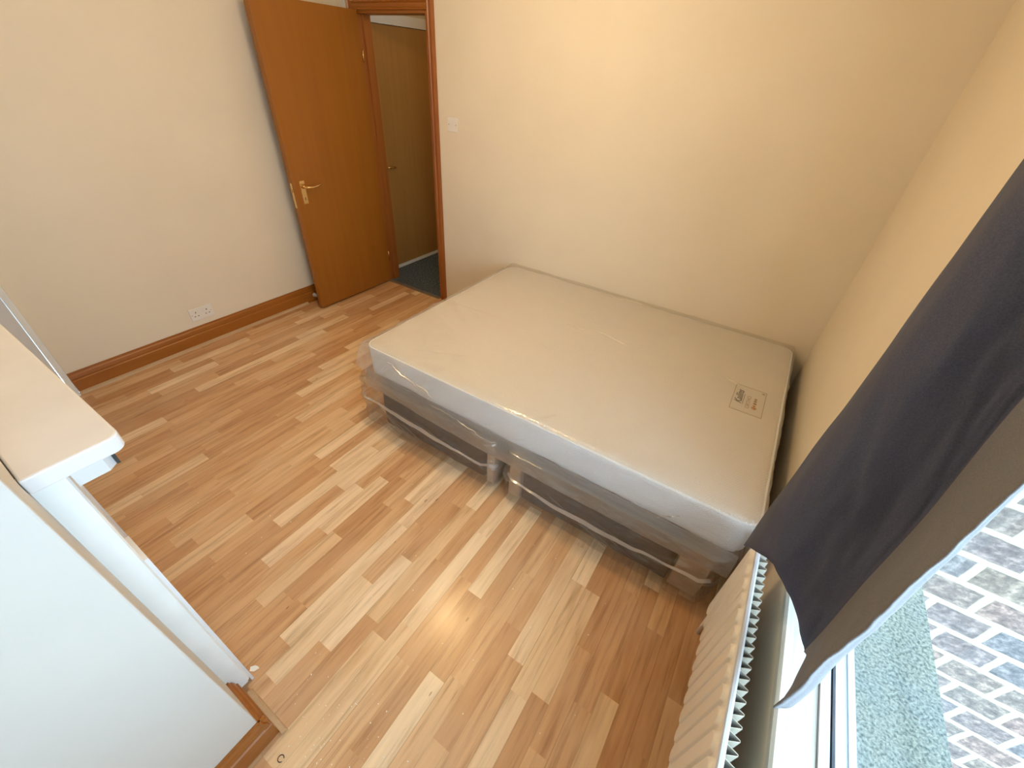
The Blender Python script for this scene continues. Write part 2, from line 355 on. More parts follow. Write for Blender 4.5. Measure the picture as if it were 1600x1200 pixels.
def empty(name, loc=(0, 0, 0)):
    o = bpy.data.objects.new(name, None); COL.objects.link(o); o.empty_display_size = 0.05; o.location = loc; return o
_mw = []
def adopt(root):
    """children were modelled in world coordinates: keep them in place under an Empty that stands at the thing's base"""
    inv = Matrix.Translation(root.location).inverted()
    for c in COL.objects:
        if c.parent == root: c.matrix_parent_inverse = inv
N = noise.noise
def fbm(x, y, z=0, o=3):
    s = 0; a = 1; f = 1
    for _ in range(o): s += a * N(Vector((x * f, y * f, z * f))); a *= 0.5; f *= 2.03
    return s

# ------------------------------------------------------------ room shell
WB, WA, WC, CH = 2.587, -3.16, 0.395, 2.45
NEAR = -0.55
structure(box('floor', (WA, 0.56, NEAR - 0.1, WB + 0.005, -0.06, 0.0), M['floor']))
structure(box('ceiling', (-3.75, 0.70, NEAR - 0.1, 3.65, CH, CH + 0.08), M['ceiling']))
structure(boxes('wall_back', [(WA - 0.12, -2.985, WB, WB + 0.12, 0, CH), (-2.31, 0.70, WB, WB + 0.12, 0, CH), (-2.985, -2.31, WB, WB + 0.12, 1.955, CH)], M['wall']))
structure(box('wall_left', (WA - 0.12, WA, 0.262, WB, 0, CH), M['wall']))
structure(box('wall_alcove', (-3.75, -3.70, NEAR, 0.262, 0, CH), M['wall']))
structure(box('wall_near', (-3.75, 0.70, NEAR - 0.1, NEAR, 0, CH), M['wall']))
Y0, Y1, ZS, ZT = -0.40, 1.00, 0.555, 2.16
structure(boxes('wall_right', [(WC, 0.56, NEAR, WB, 0, ZS - 0.05), (WC, 0.56, Y1, WB, ZS - 0.05, CH), (WC, 0.56, NEAR, Y0, ZS - 0.05, CH), (WC, 0.56, Y0, Y1, ZT, CH), (WC, 0.50, Y0, Y1, ZS - 0.05, ZS - 0.012)], M['wall']))
structure(box('wall_chimney', (-2.45, -0.754, NEAR, -0.056, 0, CH), M['chimney'], bevel=0.004))
# hallway beyond the door
structure(boxes('wall_hall_left', [(-3.28, -3.16, WB + 0.12, 2.735, 0, CH), (-3.28, -3.16, 3.50, 3.65, 0, CH), (-3.28, -3.16, 2.735, 3.50, 1.97, CH), (-3.32, -3.21, 2.70, 3.55, 0, CH)], M['hallwall']))  # last box: unseen blocker added behind the hall door against leaking sky light
structure(box('wall_hall_end', (-3.16, -1.7, 3.56, 3.65, 0, CH), M['hallwall']))
structure(box('wall_hall_right', (-1.8, -1.7, WB + 0.12, 3.56, 0, CH), M['hallwall']))
structure(box('floor_hall', (-3.28, -1.7, WB + 0.005, 3.65, -0.06, -0.012), M['mdf']))

# skirtings
def skirt_profile(s, h=0.135, d=0.020):
    return [(0, 0), (d * s, 0), (d * s, h * 0.62), (d * 0.75 * s, h * 0.66), (d * 0.8 * s, h * 0.72), (d * 0.62 * s, h * 0.86), (d * 0.35 * s, h * 0.92), (d * 0.3 * s, h), (0, h)]
pf = [(WA + p, q) for p, q in skirt_profile(1)]
structure(prism('baseboard_left', pf, 'y', 0.262, WB - 0.002, M['skirt']))
structure(prism('trim_1', [(WA + 0.020, 0), (WA + 0.037, 0), (WA + 0.034, 0.010), (WA + 0.027, 0.015), (WA + 0.020, 0.017)], 'y', 0.262, 1.80, M['bead']))
structure(prism('baseboard_chimney_front', [(-0.056 + p, q) for p, q in skirt_profile(1, 0.122, 0.020)], 'x', -0.952, -0.736, M['skirtx']))
structure(prism('baseboard_chimney_side', [(-0.754 + p, q) for p, q in skirt_profile(1, 0.122, 0.020)], 'y', NEAR, -0.0362, M['skirt']))
structure(prism('trim_2', [(-0.0358, 0), (-0.018, 0), (-0.021, 0.010), (-0.027, 0.014), (-0.0358, 0.015)], 'x', -0.905, -0.716, M['bead']))
structure(prism('baseboard_right', [(WC - p, q) for p, q in skirt_profile(1, 0.11, 0.016)], 'y', NEAR, WB, M['skirt']))
structure(prism('baseboard_back', [(WB - p, q) for p, q in skirt_profile(1, 0.12, 0.016)], 'x', -1.60, WC - 0.02, M['skirtx']))

# ------------------------------------------------------------ room door, frame, hall door
fr = structure(empty('trim_3', (-2.63, WB, 0)))
prism('door_jamb', [(-2.345, WB - 0.001), (-2.312, WB - 0.001), (-2.312, WB + 0.12), (-2.345, WB + 0.12), (-2.345, WB + 0.062), (-2.357, WB + 0.062), (-2.357, WB + 0.028), (-2.345, WB + 0.028)], 'z', 0, 1.955, M['frame'], fr)
prism('door_jamb', [(-2.985, WB - 0.001), (-2.972, WB - 0.001), (-2.972, WB + 0.040), (-2.958, WB + 0.040), (-2.958, WB + 0.075), (-2.972, WB + 0.075), (-2.972, WB + 0.12), (-2.985, WB + 0.12)], 'z', 0, 1.955, M['frame'], fr)
prism('door_head', [(WB - 0.001, 1.928), (WB + 0.12, 1.928), (WB + 0.12, 1.955), (WB - 0.001, 1.955)], 'x', -2.972, -2.345, M['skirtx'], fr)
def arch(s):
    return [(0, 0), (0.052 * s, 0), (0.052 * s, -0.016), (0.040 * s, -0.022), (0.032 * s, -0.013), (0.014 * s, -0.012), (0.008 * s, -0.017), (0, -0.015)]
prism('architrave', [(-2.322 + a, WB + b) for a, b in arch(1)], 'z', 0, 2.005, M['frame'], fr)
prism('architrave', [(-2.995 + a, WB + b) for a, b in arch(-1)], 'z', 0, 2.005, M['frame'], fr)
prism('architrave', [(WB + b, 1.945 + a) for a, b in arch(1)], 'x', -2.995, -2.322, M['skirtx'], fr)
adopt(fr)
structure(prism('trim_4', [(WB - 0.028, 0), (WB + 0.014, 0), (WB + 0.012, 0.004), (WB - 0.007, 0.008), (WB - 0.026, 0.004)], 'x', -2.955, -2.345, M['steel']))

dr = structure(empty('door_1', (-2.955, 2.575, 0)))
box('door_leaf', (-2.995, -2.952, 1.812, 2.574, 0.014, 1.944), M['door'], dr, 0.0015)
lp = box('latch_plate', (-2.985, -2.963, 1.8095, 1.812, 0.80, 0.965), M['brass'], dr, 0.0006)
box('latch_bolt', (-2.980, -2.968, 1.803, 1.81, 0.905, 0.925), M['brass'], lp)
hd = empty('door_handle', (0, 0, 0)); hd.parent = dr
bp = box('back_plate', (-2.952, -2.9485, 1.862, 1.900, 0.822, 0.975), M['brass'], hd, 0.0015)
tube('lever', [(-2.950, 1.881, 0.935), (-2.925, 1.881, 0.936), (-2.905, 1.886, 0.937), (-2.898, 1.900, 0.937), (-2.898, 1.930, 0.934), (-2.898, 1.965, 0.938), (-2.900, 1.992, 0.944), (-2.905, 2.000, 0.940)], [0.011, 0.010, 0.010, 0.009, 0.0065, 0.0065, 0.008, 0.005], M['brass'], hd)
box('keyhole', (-2.9487, -2.9480, 1.8785, 1.8835, 0.846, 0.866), M['dark'], hd)
for z in (0.25, 1.70):
    tube('hinge', [(-2.947, 2.579, z - 0.04), (-2.947, 2.579, z + 0.04)], 0.005, M['brass'], dr)
box('protruding_screw', (-2.952, -2.9500, 1.835, 1.839, 0.085, 0.089), M['brass'], dr)
adopt(dr)
hd.matrix_parent_inverse = Matrix.Translation(dr.location).inverted()

d2 = structure(empty('door_2', (-3.14, 3.12, 0)))
box('door_leaf', (-3.165, -3.128, 2.770, 3.462, 0.034, 1.90), M['door2'], d2, 0.001)
box('door_frame', (-3.20, -3.118, 3.464, 3.500, 0.0, 1.97), M['frame'], d2)
box('door_frame', (-3.20, -3.118, 2.735, 2.768, 0.0, 1.97), M['frame'], d2)
box('door_frame_head', (-3.20, -3.118, 2.768, 3.464, 1.903, 1.97), M['shelf'], d2)
box('white_threshold', (-3.20, -3.122, 2.770, 3.462, 0.0, 0.030), M['white'], d2)
hh = tube('door_handle', [(-3.128, 2.83, 0.93), (-3.095, 2.83, 0.93), (-3.088, 2.84, 0.93), (-3.088, 2.91, 0.925)], 0.008, M['brass'], d2)
adopt(d2)
structure(box('trim_5', (-3.12, -3.105, 3.50, 3.56, 0, 1.97), M['frame']))
structure(boxes('trim_6', [(-3.16, -1.8, 3.53, 3.56, 2.02, 2.06), (-3.16, -3.12, 2.7, 3.56, 2.02, 2.05)], M['shelf']))
cp = box('hall_carpet', (-3.16, -1.8, WB + 0.014, 3.56, -0.012, 0.001), M['carpet'])
thing(cp, 'dark blue flecked carpet on the hall floor beyond the open door', 'carpet')

structure(box('trim_7', (-3.098, -3.078, WB - 0.012, WB, 1.90, CH), M['shelf']))
# door stop
ds = tube('door_stop', [(WA + 0.020, 1.875, 0.055), (WA + 0.030, 1.875, 0.055), (WA + 0.032, 1.875, 0.055), (WA + 0.058, 1.875, 0.055), (WA + 0.062, 1.875, 0.055)], [0.016, 0.016, 0.011, 0.013, 0.009], M['rubber'], None, 16)
thing(ds, 'small white rubber door stop on the brown skirting behind the open door', 'door stop')

# ------------------------------------------------------------ electrical plates
sk = empty('double_socket', (WA, 1.033, 0.222))
f = box('face_plate', (WA, WA + 0.010, 0.960, 1.106, 0.178, 0.264), M['plate'], sk, 0.003)
for cy in (0.998, 1.068):
    s_ = box('rocker_switch', (WA + 0.010, WA + 0.0125, cy + (0.013 if cy < 1.03 else -0.027), cy + (0.027 if cy < 1.03 else -0.013), 0.226, 0.246), M['plate'], sk, 0.0008)
    box('earth_slot', (WA + 0.0099, WA + 0.0106, cy - 0.0025, cy + 0.0025, 0.230, 0.240), M['dark'], sk)
    for dy in (-0.011, 0.011):
        box('pin_slot', (WA + 0.0099, WA + 0.0106, cy + dy - 0.0038, cy + dy + 0.0038, 0.206, 0.211), M['dark'], sk)
for cy in (0.972, 1.094):
    tube('plate_screw', [(WA + 0.0095, cy, 0.221), (WA + 0.0108, cy, 0.221)], 0.0032, M['screw'], sk)
adopt(sk)
thing(sk, 'white double power socket on the wall just above the brown skirting', 'power socket')
sw = empty('light_switch', (-2.143, WB, 1.356))
box('face_plate', (-2.186, -2.100, WB - 0.009, WB, 1.313, 1.399), M['plate'], sw, 0.003)
box('rocker', (-2.1505, -2.1355, WB - 0.0125, WB - 0.008, 1.345, 1.368), M['plate'], sw, 0.001)
for x in (-2.173, -2.113): tube('plate_screw', [(x, WB - 0.0085, 1.356), (x, WB - 0.0103, 1.356)], 0.0036, M['screw'], sw)
adopt(sw)
thing(sw, 'square cream light switch on the wall right of the doorway', 'light switch')

# ------------------------------------------------------------ alcove cupboard
cb = empty('alcove_cupboard', (-3.4, -0.2, 0))
cz = 2.30
boxes('carcass', [(-3.70, -3.14, 0.235, 0.258, 0, cz), (-3.70, -3.14, -0.53, -0.51, 0, cz), (-3.70, -3.14, -0.51, 0.235, cz - 0.02, cz), (-3.70, -3.68, -0.51, 0.235, 0.0, cz - 0.02)], M['cupboard'], cb)
boxes('front_frame', [(-3.14, -3.118, 0.232, 0.258, 0, cz), (-3.14, -3.118, -0.53, -0.49, 0, cz), (-3.14, -3.118, -0.49, 0.232, cz - 0.05, cz), (-3.14, -3.118, -0.49, 0.232, 0, 0.06)], M['white'], cb)
dd = box('cupboard_door', (-3.142, -3.124, -0.128, 0.229, 0.063, cz - 0.053), M['cupboard'], cb, 0.001)
d3 = box('cupboard_door', (-3.142, -3.124, -0.487, -0.132, 0.063, cz - 0.053), M['cupboard'], cb, 0.001)
adopt(cb)
thing(cb, 'tall white built-in alcove cupboard at the near end of the socket wall', 'cupboard')

# ------------------------------------------------------------ fireplace surround
fs = empty('fireplace_surround', (-1.42, -0.04, 0))
def mantel():
    bm = bmesh.new(); xr, yf, r = -0.893, 0.086, 0.022
    pts = [(-1.96, -0.055), (xr, -0.055)]
    for k in range(7):
        a = k / 6 * math.pi / 2; pts.append((xr - r + r * math.cos(a), yf - r + r * math.sin(a)))
    pts.append((-1.96, yf))
    lo_ = [bm.verts.new((x, y, 1.064)) for x, y in pts]; hi = [bm.verts.new((x, y, 1.099)) for x, y in pts]
    bm.faces.new(hi); bm.faces.new(lo_[::-1])
    for i in range(len(pts)): bm.faces.new((lo_[i], lo_[(i + 1) % len(pts)], hi[(i + 1) % len(pts)], hi[i]))
    return bm
o = bm_obj('mantel_shelf', mantel(), M['shelf'], fs)
md = o.modifiers.new('round', 'BEVEL'); md.width = 0.004; md.segments = 2; md.limit_method = 'ANGLE'
prism('frieze', [(-1.88, -0.003), (-0.938, -0.003), (-0.938, 0.046), (-0.950, 0.060), (-1.88, 0.060)], 'z', 1.004, 1.064, M['cupboard'], fs)
box('dark_backing_strip', (-1.86, -0.944, 0.0605, 0.066, 1.006, 1.0635), M['dark'], fs)
for x0, x1 in ((-1.03, -0.920), (-1.88, -1.77)):
    pm = prism('pilaster', [(x0, -0.056), (x1, -0.056), (x1, -0.014), (x1 - 0.004, -0.014), (x1 - 0.004, -0.010), (x1 - 0.010, -0.006), (x0 + 0.010, -0.006), (x0, -0.012)], 'z', 0.035, 1.064, M['white'], fs)
    box('plinth_fillet', (x0, x1 - 0.012, -0.006, 0.002, 0.0, 0.75), M['shelf'], fs)
box('infill_board', (-1.77, -1.03, -0.056, -0.040, 0, 1.020), M['cupboard'], fs)
boxes('mastic_gap', [(-1.20, -0.905, -0.0562, -0.0546, 1.0992, 1.1000)], M['dark'], fs)
adopt(fs)
thing(fs, 'white painted fireplace surround with mantel shelf and pilaster at the lower left', 'fireplace')

# ------------------------------------------------------------ window
wn = structure(empty('window_1', (0.5, 0.5, ZS)))
prism('sill_board', [(0.386, ZS - 0.012), (0.468, ZS - 0.012), (0.468, ZS + 0.013), (0.392, ZS + 0.013), (0.386, ZS + 0.006)], 'y', Y0 + 0.001, Y1 - 0.001, M['sill'], wn)
zf = ZS + 0.020
fr_ = boxes('window_frame', [(0.4695, 0.490, Y0 + .001, Y1 - .001, ZS - 0.012, zf), (0.500, 0.513, Y0 + .001, Y1 - .001, ZS - 0.012, zf), (0.527, 0.541, Y0 + .001, Y1 - .001, ZS - 0.012, zf - 0.004),
    (0.4695, 0.541, Y1 - 0.055, Y1 - 0.001, zf, ZT - 0.05), (0.4695, 0.541, Y0 + 0.001, Y0 + 0.055, zf, ZT - 0.05), (0.4695, 0.541, Y0 + .001, Y1 - .001, ZT - 0.05, ZT - .001),
    (0.4695, 0.541, Y0 + 0.055, Y1 - 0.055, 1.62, 1.67)], M['upvc'], wn)
boxes('gasket', [(0.490, 0.500, Y0 + .002, Y1 - .002, ZS - 0.012, zf - 0.014)], M['gasket'], wn)
boxes('drain_channel', [(0.513, 0.527, Y0 + .002, Y1 - .002, ZS - 0.012, zf - 0.008)], M['upvc'], wn)
boxes('glass_pane', [(0.504, 0.508, Y0 + 0.055, Y1 - 0.055, zf, 1.62), (0.504, 0.508, Y0 + 0.055, Y1 - 0.055, 1.67, ZT - 0.05)], M['glass'], wn)
box('outer_sill', (0.5615, 0.726, Y0 - 0.1, Y1 + 0.32, ZS - 0.10, ZS - 0.005), M['concrete'], wn)
box('outer_sill_back', (0.5415, 0.5615, Y0 + 0.001, Y1 - 0.001, ZS - 0.045, ZS - 0.005), M['concrete'], wn)
adopt(wn)

# outside: brick wall and ground
bw = box('brick_wall', (0.57, 6.0, 1.90, 2.12, -3.0, 3.2), M['brick'])
thing(bw, 'weathered brick wall with pale mortar seen outside through the window', 'wall')
structure(box('floor_outside', (0.70, 7.0, -5.0, 2.4, -3.1, -3.0), M['soil']))

# ------------------------------------------------------------ radiator
rd = empty('radiator', (0.30, 0.35, 0.15))
RY0, RY1, RZ0, RZ1, RX = -0.30, 1.045, 0.150, 0.604, 0.279
def radface():
    bm = bmesh.new(); pitch = 0.052; y0 = RY0 + 0.022; n = int((RY1 - RY0 - 0.044) / pitch)
    ys = [RY0, RY0 + 0.004, RY0 + 0.012]
    for k in range(n):
        c = y0 + (k + 0.5) * pitch
        ys += [c + d for d in (-0.026, -0.0218, -0.0208, -0.0198, -0.0188, -0.018, -0.014, -0.007, 0, 0.007, 0.014, 0.018, 0.0188, 0.0198, 0.0208, 0.0218)]
    ys += [RY1 - 0.012, RY1 - 0.004, RY1]
    zt, zb, hw = RZ1 - 0.036, RZ0 + 0.030, 0.0196
    zs = [RZ0, RZ0 + 0.004] + [zb - 0.004 + 0.0022 * k for k in range(14)] + [zb + 0.03 + (zt - zb - 0.06) * k / 8 for k in range(9)] + [zt - 0.0266 + 0.0022 * k for k in range(14)] + [RZ1 - 0.004, RZ1]
    vs = []
    for y in ys:
        row = []; du = abs(((y - y0) / pitch) % 1.0 - 0.5) * pitch
        inside = y0 <= y <= y0 + n * pitch
        for z in zs:
            dz = max(z - (zt - hw), (zb + hw) - z, 0)
            dist = math.hypot(du, dz) if dz > 0 else du
            h = 1 - min(1, max(0, (dist - hw + 0.001) / 0.0030))
            if not inside: h = 0
            h = h * h * (3 - 2 * h)
            e = min(y - RY0, RY1 - y, z - RZ0, RZ1 - z); rnd = max(0, 0.004 - e)
            row.append(bm.verts.new((RX + 0.0092 * (1 - h) + rnd * 0.6, y, z)))
        vs.append(row)
    for i in range(len(ys) - 1):
        for j in range(len(zs) - 1): bm.faces.new((vs[i][j], vs[i][j + 1], vs[i + 1][j + 1], vs[i + 1][j]))
    return bm
bm_obj('front_panel', radface(), M['rad'], rd, True)
boxes('panel_body', [(RX + 0.0100, RX + 0.0162, RY0, RY1, RZ0, RZ1 + 0.0015)], M['upvc'], rd)
prism('top_lip', [(RX + 0.0035, RZ1 - 0.001), (RX + 0.0165, RZ1 - 0.001), (RX + 0.0165, RZ1 + 0.003), (RX + 0.012, RZ1 + 0.0045), (RX + 0.0065, RZ1 + 0.0035)], 'y', RY0, RY1, M['upvc'], rd)
def fins():
    bm = bmesh.new(); p = 0.0265; n = int((RY1 - RY0 - 0.06) / p); prev = None
    x0, x1 = RX + 0.0165, RX + 0.041
    pts = []
    for k in range(n):
        y = RY0 + 0.03 + k * p
        pts += [(x0, y), (x1 - 0.003, y + p * 0.42), (x1, y + p * 0.47), (x1, y + p * 0.60), (x1 - 0.003, y + p * 0.64), (x0, y + p * 0.86)]
    for x, y in pts:
        a, b = bm.verts.new((x, y, RZ0 + 0.02)), bm.verts.new((x, y, RZ1 - 0.008))
        if prev: bm.faces.new((prev[0], a, b, prev[1]))
        prev = (a, b)
    return bm
o = bm_obj('convector_fins', fins(), M['radfin'], rd)
md = o.modifiers.new('sheet', 'SOLIDIFY'); md.thickness = 0.0014; md.offset = 0
for y in (RY0 + 0.12, 0.22): box('wall_bracket', (RX + 0.042, WC - 0.0005, y - 0.012, y + 0.012, RZ0 + 0.05, RZ1 - 0.08), M['radfin'], rd)
for y in (RY0 + 0.03, RY1 - 0.03): tube('pipe', [(RX + 0.022, y, RZ0 + 0.025), (RX + 0.022, y, 0.0)], 0.0075, M['rad'], rd)
adopt(rd)
thing(rd, 'cream ribbed panel radiator under the window beside the bed', 'radiator')

# ------------------------------------------------------------ curtain
def smooth_poly(pts, n):
    P = [Vector(p) for p in pts]; out = []
    for k in range(n):
        t = k / (n - 1) * (len(P) - 1); i = min(int(t), len(P) - 2); u = t - i
        p0, p1, p2, p3 = P[max(i - 1, 0)], P[i], P[i + 1], P[min(i + 2, len(P) - 1)]
        out.append(0.5 * ((2 * p1) + (p2 - p0) * u + (2 * p0 - 5 * p1 + 4 * p2 - p3) * u * u + (3 * p1 - p0 - 3 * p2 + p3) * u ** 3))
    return out
SB = [(0.242, 0.945), (0.236, 0.865), (0.275, 0.805), (0.335, 0.768), (0.385, 0.735), (0.402, 0.720), (0.404, 0.713), (0.399, 0.704), (0.380, 0.645), (0.352, 0.565), (0.362, 0.563), (0.385, 0.585), (0.41, 0.66), (0.43, 0.76)]
SM = [(0.242, 0.925), (0.235, 0.845), (0.275, 0.800), (0.322, 0.776), (0.350, 0.760), (0.361, 0.754), (0.362, 0.748), (0.359, 0.738), (0.348, 0.670), (0.332, 0.585), (0.335, 0.583), (0.345, 0.60), (0.37, 0.69), (0.41, 0.78)]
ST = [(0.262, 0.930), (0.250, 0.840), (0.290, 0.812), (0.315, 0.790), (0.326, 0.775), (0.335, 0.768), (0.336, 0.762), (0.334, 0.750), (0.330, 0.690), (0.320, 0.600), (0.322, 0.598), (0.330, 0.62), (0.345, 0.70), (0.355, 0.78)]
NU = 136
cB, cM, cT = (smooth_poly([(x, y, 0) for x, y in s], NU) for s in (SB, SM, ST))
ZH, ZTOP = 0.655, 2.26
HEM = [(0.24, 1.102), (0.25, 1.1036), (0.351, 1.128), (0.434, 1.225), (0.517, 1.357), (0.58, 1.431), (0.64, 1.849)]   # slant of the lifted hem along its run
def curt(u, v):
    i = int(round(u * (NU - 1))); b0 = cB[i]; rr_ = b0.x / b0.y
    if i > NU * 9.0 / 13: zh = 0.655
    else:
        zh = 0.65
        for (ra, ka), (rb, kb) in zip(HEM, HEM[1:]):
            if ra <= rr_ <= rb: zh = 1.68 - (ka + (kb - ka) * (rr_ - ra) / (rb - ra)) * b0.y
    z = zh + (ZTOP - zh) * v
    t = min(1, max(0, (z - ZH) / (1.35 - ZH)))
    t2 = min(1, max(0, (z - 1.35) / (ZTOP - 1.35)))
    p = cB[i].lerp(cM[i], t) if z < 1.35 else cM[i].lerp(cT[i], t2)
    k = 0.006 * fbm(p.x * 6 + 3, p.y * 6, z * 2.2)
    uu = u * 13
    mid = math.exp(-((uu - 2.5) / 1.6) ** 2)
    k += 0.010 * mid * fbm(uu * 0.9 + z * 2.0, z * 3.1, 5.0) + 0.0035 * math.exp(-(((z * 7 + uu * 1.2) % 3.0) - 1.5) ** 2 * 18) * mid
    ew = max(0, 1 - abs(uu - 9.6) / 2.2); k += 0.011 * ew * fbm(z * 7.5, 2.0, 9.0)
    zz = z + (0.010 * math.sin(u * 9) * (1 - v) if v < 0.02 else 0)
    return (p.x + k, p.y + k * 0.5, zz)
cu = empty('curtain', (0.33, 0.76, ZH))
US = 62.0 / (NU - 1)
grid('curtain_fabric', 63, 110, lambda u, v: curt(u * US, v), M['curtain'], cu, True, 0.0016)
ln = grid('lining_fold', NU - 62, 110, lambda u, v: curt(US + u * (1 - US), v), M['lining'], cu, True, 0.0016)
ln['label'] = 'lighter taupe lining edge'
for k in range(5):
    y = 0.62 + k * 0.07
    tube('curtain_ring', [(0.325 + 0.019 * math.cos(a), y, 2.262 + 0.019 * math.sin(a)) for a in [2 * math.pi * j / 14 for j in range(15)]], 0.002, M['steel'], cu, 6)
adopt(cu)
thing(cu, 'charcoal grey curtain hanging in folds over the window end and radiator', 'curtain')
pl = empty('curtain_pole', (WC, 0.5, 2.26))
tube('pole', [(0.325, -0.45, 2.26), (0.325, 1.50, 2.26)], 0.0125, M['steel'], pl)
for y in (-0.40, 1.45): tube('bracket', [(0.325, y, 2.246), (0.36, y, 2.246), (WC, y, 2.246)], 0.006, M['steel'], pl)
adopt(pl)
thing(pl, 'grey metal curtain pole fixed above the window', 'curtain pole')

# ------------------------------------------------------------ divan bases
def rounded_box(x0, x1, y0, y1, z0, z1, r=0.02, nx=40, ny=20, nz=8, amp=0.003, s=0):
    bm = bmesh.new(); cache = {}
    def V(i, j, k):
        if (i, j, k) in cache: return cache[(i, j, k)]
        p = Vector((x0 + (x1 - x0) * i / nx, y0 + (y1 - y0) * j / ny, z0 + (z1 - z0) * k / nz))
        c = Vector((min(max(p.x, x0 + r), x1 - r), min(max(p.y, y0 + r), y1 - r), min(max(p.z, z0 + r), z1 - r)))
        d = p - c
        if d.length > 0: p = c + d.normalized() * r
        n_ = d.normalized() if d.length > 0 else Vector((0, 0, 0))
        p += n_ * amp * fbm(p.x * 5 + s, p.y * 5, p.z * 9)
        v = bm.verts.new(p); cache[(i, j, k)] = v; return v
    for i in range(nx):
        for j in range(ny):
            for k in (0, nz):
                q = [V(i, j, k), V(i + 1, j, k), V(i + 1, j + 1, k), V(i, j + 1, k)]; bm.faces.new(q if k else q[::-1])
    for i in range(nx):
        for k in range(nz):
            for j in (0, ny):
                q = [V(i, j, k), V(i + 1, j, k), V(i + 1, j, k + 1), V(i, j, k + 1)]; bm.faces.new(q if not j else q[::-1])
    for j in range(ny):
        for k in range(nz):
            for i in (0, nx):
                q = [V(i, j, k), V(i, j + 1, k), V(i, j + 1, k + 1), V(i, j, k + 1)]; bm.faces.new(q if i else q[::-1])
    return bm
BY0, BY1 = 1.128, 2.55
def bag(xl, xr, yf, yb, seedv, parent, ridge=0.17, top=0.322):
    """loose polythene bag round a divan half: front with both ends, a welded seam ridge at mid height and a fold over the top edge"""
    r = 0.05; path = []
    def seg(p, q, n):
        for k in range(n): path.append((p[0] + (q[0] - p[0]) * k / n, p[1] + (q[1] - p[1]) * k / n))
    seg((xl, yb), (xl, yf + r), 40)
    for k in range(8):
        a = math.pi + k / 8 * math.pi / 2; path.append((xl + r + r * math.cos(a), yf + r + r * math.sin(a)))
    seg((xl + r, yf), (xr - r, yf), 150)
    for k in range(8):
        a = -math.pi / 2 + k / 8 * math.pi / 2; path.append((xr - r + r * math.cos(a), yf + r + r * math.sin(a)))
    seg((xr, yf + r), (xr, yb), 40); path.append((xr, yb))
    n = len(path); cxm, cym = (xl + xr) / 2, (yf + yb) / 2
    def fn(u, v):
        i = min(n - 1, int(round(u * (n - 1)))); x, y = path[i]
        a, b = path[max(0, i - 1)], path[min(n - 1, i + 1)]
        tx, ty = b[0] - a[0], b[1] - a[1]; L = math.hypot(tx, ty) or 1; nx_, ny_ = ty / L, -tx / L
        z = 0.004 + (top - 0.004) * min(1, v / 0.86)
        zr = ridge + 0.018 * math.sin(x * 4 + seedv) + 0.01 * fbm(x * 3, y * 3, seedv)
        d = abs(z - zr)
        out = 0.010 * math.exp(-(d / 0.006) ** 2) + 0.010 * max(0, 1 - d / 0.16)
        wr = 0.011 * fbm(x * 5 + seedv, y * 5 + z * 9, z * 14) - 0.013 * abs(fbm(x * 7 + z * 12, z * 17 - x * 5, seedv, 2)) + 0.004
        inn = max(0, (v - 0.86) / 0.14) * 0.06
        # towards the ends of the bag the loose film closes in like a pillow
        off = out + wr - inn
        if z < 0.02: off += 0.006 * fbm(x * 7, y * 7, 1)
        off = max(off, -0.002) if v < 0.86 else off
        return (x + nx_ * off, y + ny_ * off, z)
    return grid('plastic_wrap', n, 84, fn, M['filmbase'], parent)
def divan(xl, xr, bl, br, seedv, label):
    b = empty('divan_base', ((xl + xr) / 2, (BY0 + BY1) / 2, 0))
    bm_obj('upholstered_box', rounded_box(xl, xr, BY0 + 0.004, BY1, 0.018, 0.318, 0.018, 44, 40, 12, 0.006, seedv), M['fabric_dark'], b, True)
    for x in (xl + 0.08, xr - 0.08):
        for y in (BY0 + 0.10, BY1 - 0.10): tube('glide', [(x, y, 0.0), (x, y, 0.022)], 0.02, M['dark'], b)
    bag(bl, br, BY0 - 0.022, BY1 + 0.004, seedv, b)
    def seam(u, v):
        x = bl + 0.02 + (br - bl - 0.04) * u; e = min(1, min(x - bl, br - x) / 0.06)
        wv = 0.008 + 0.012 * abs(math.sin(x * 5 + seedv))
        return (x, BY0 - 0.034 - 0.004 * e + 0.035 * (1 - e) + 0.004 * fbm(x * 6, seedv) - wv * v,
                0.186 + 0.018 * math.sin(x * 4 + seedv) + 0.006 * fbm(x * 9, 2, seedv) - 0.003 * v)
    grid('welded_seam', 90, 3, seam, M['seam'], b)
    rnd = random.Random(int(seedv * 10))
    for q in range(9):
        xa = rnd.uniform(bl + 0.1, br - 0.4); za = rnd.uniform(0.12, 0.27); dx = rnd.uniform(0.16, 0.36); dz = rnd.uniform(-0.17, -0.02); ph = rnd.uniform(0, 6); wd = rnd.uniform(0.006, 0.014)
        def fold(u, v):
            x = xa + dx * u; z = min(0.30, max(0.012, za + dz * u + 0.010 * math.sin(u * 4 + ph)))
            zz = z + wd * math.sin(math.pi * u) * v
            return (x, BY0 - 0.046 - 0.014 * max(0, 1 - abs(z - 0.17) / 0.16) - 0.8 * wd * math.sin(math.pi * u) * v, zz)
        grid('crease_fold', 30, 3, fold, M['crease'], b)
    adopt(b); thing(b, label, 'bed base'); return b
b1 = divan(-1.495, -0.790, -1.640, -0.728, 1.3, 'dark charcoal divan half in crumpled clear plastic, nearer the door')
b2 = divan(-0.585, 0.135, -0.668, 0.285, 5.9, 'dark charcoal divan half in crumpled clear plastic, nearer the radiator')
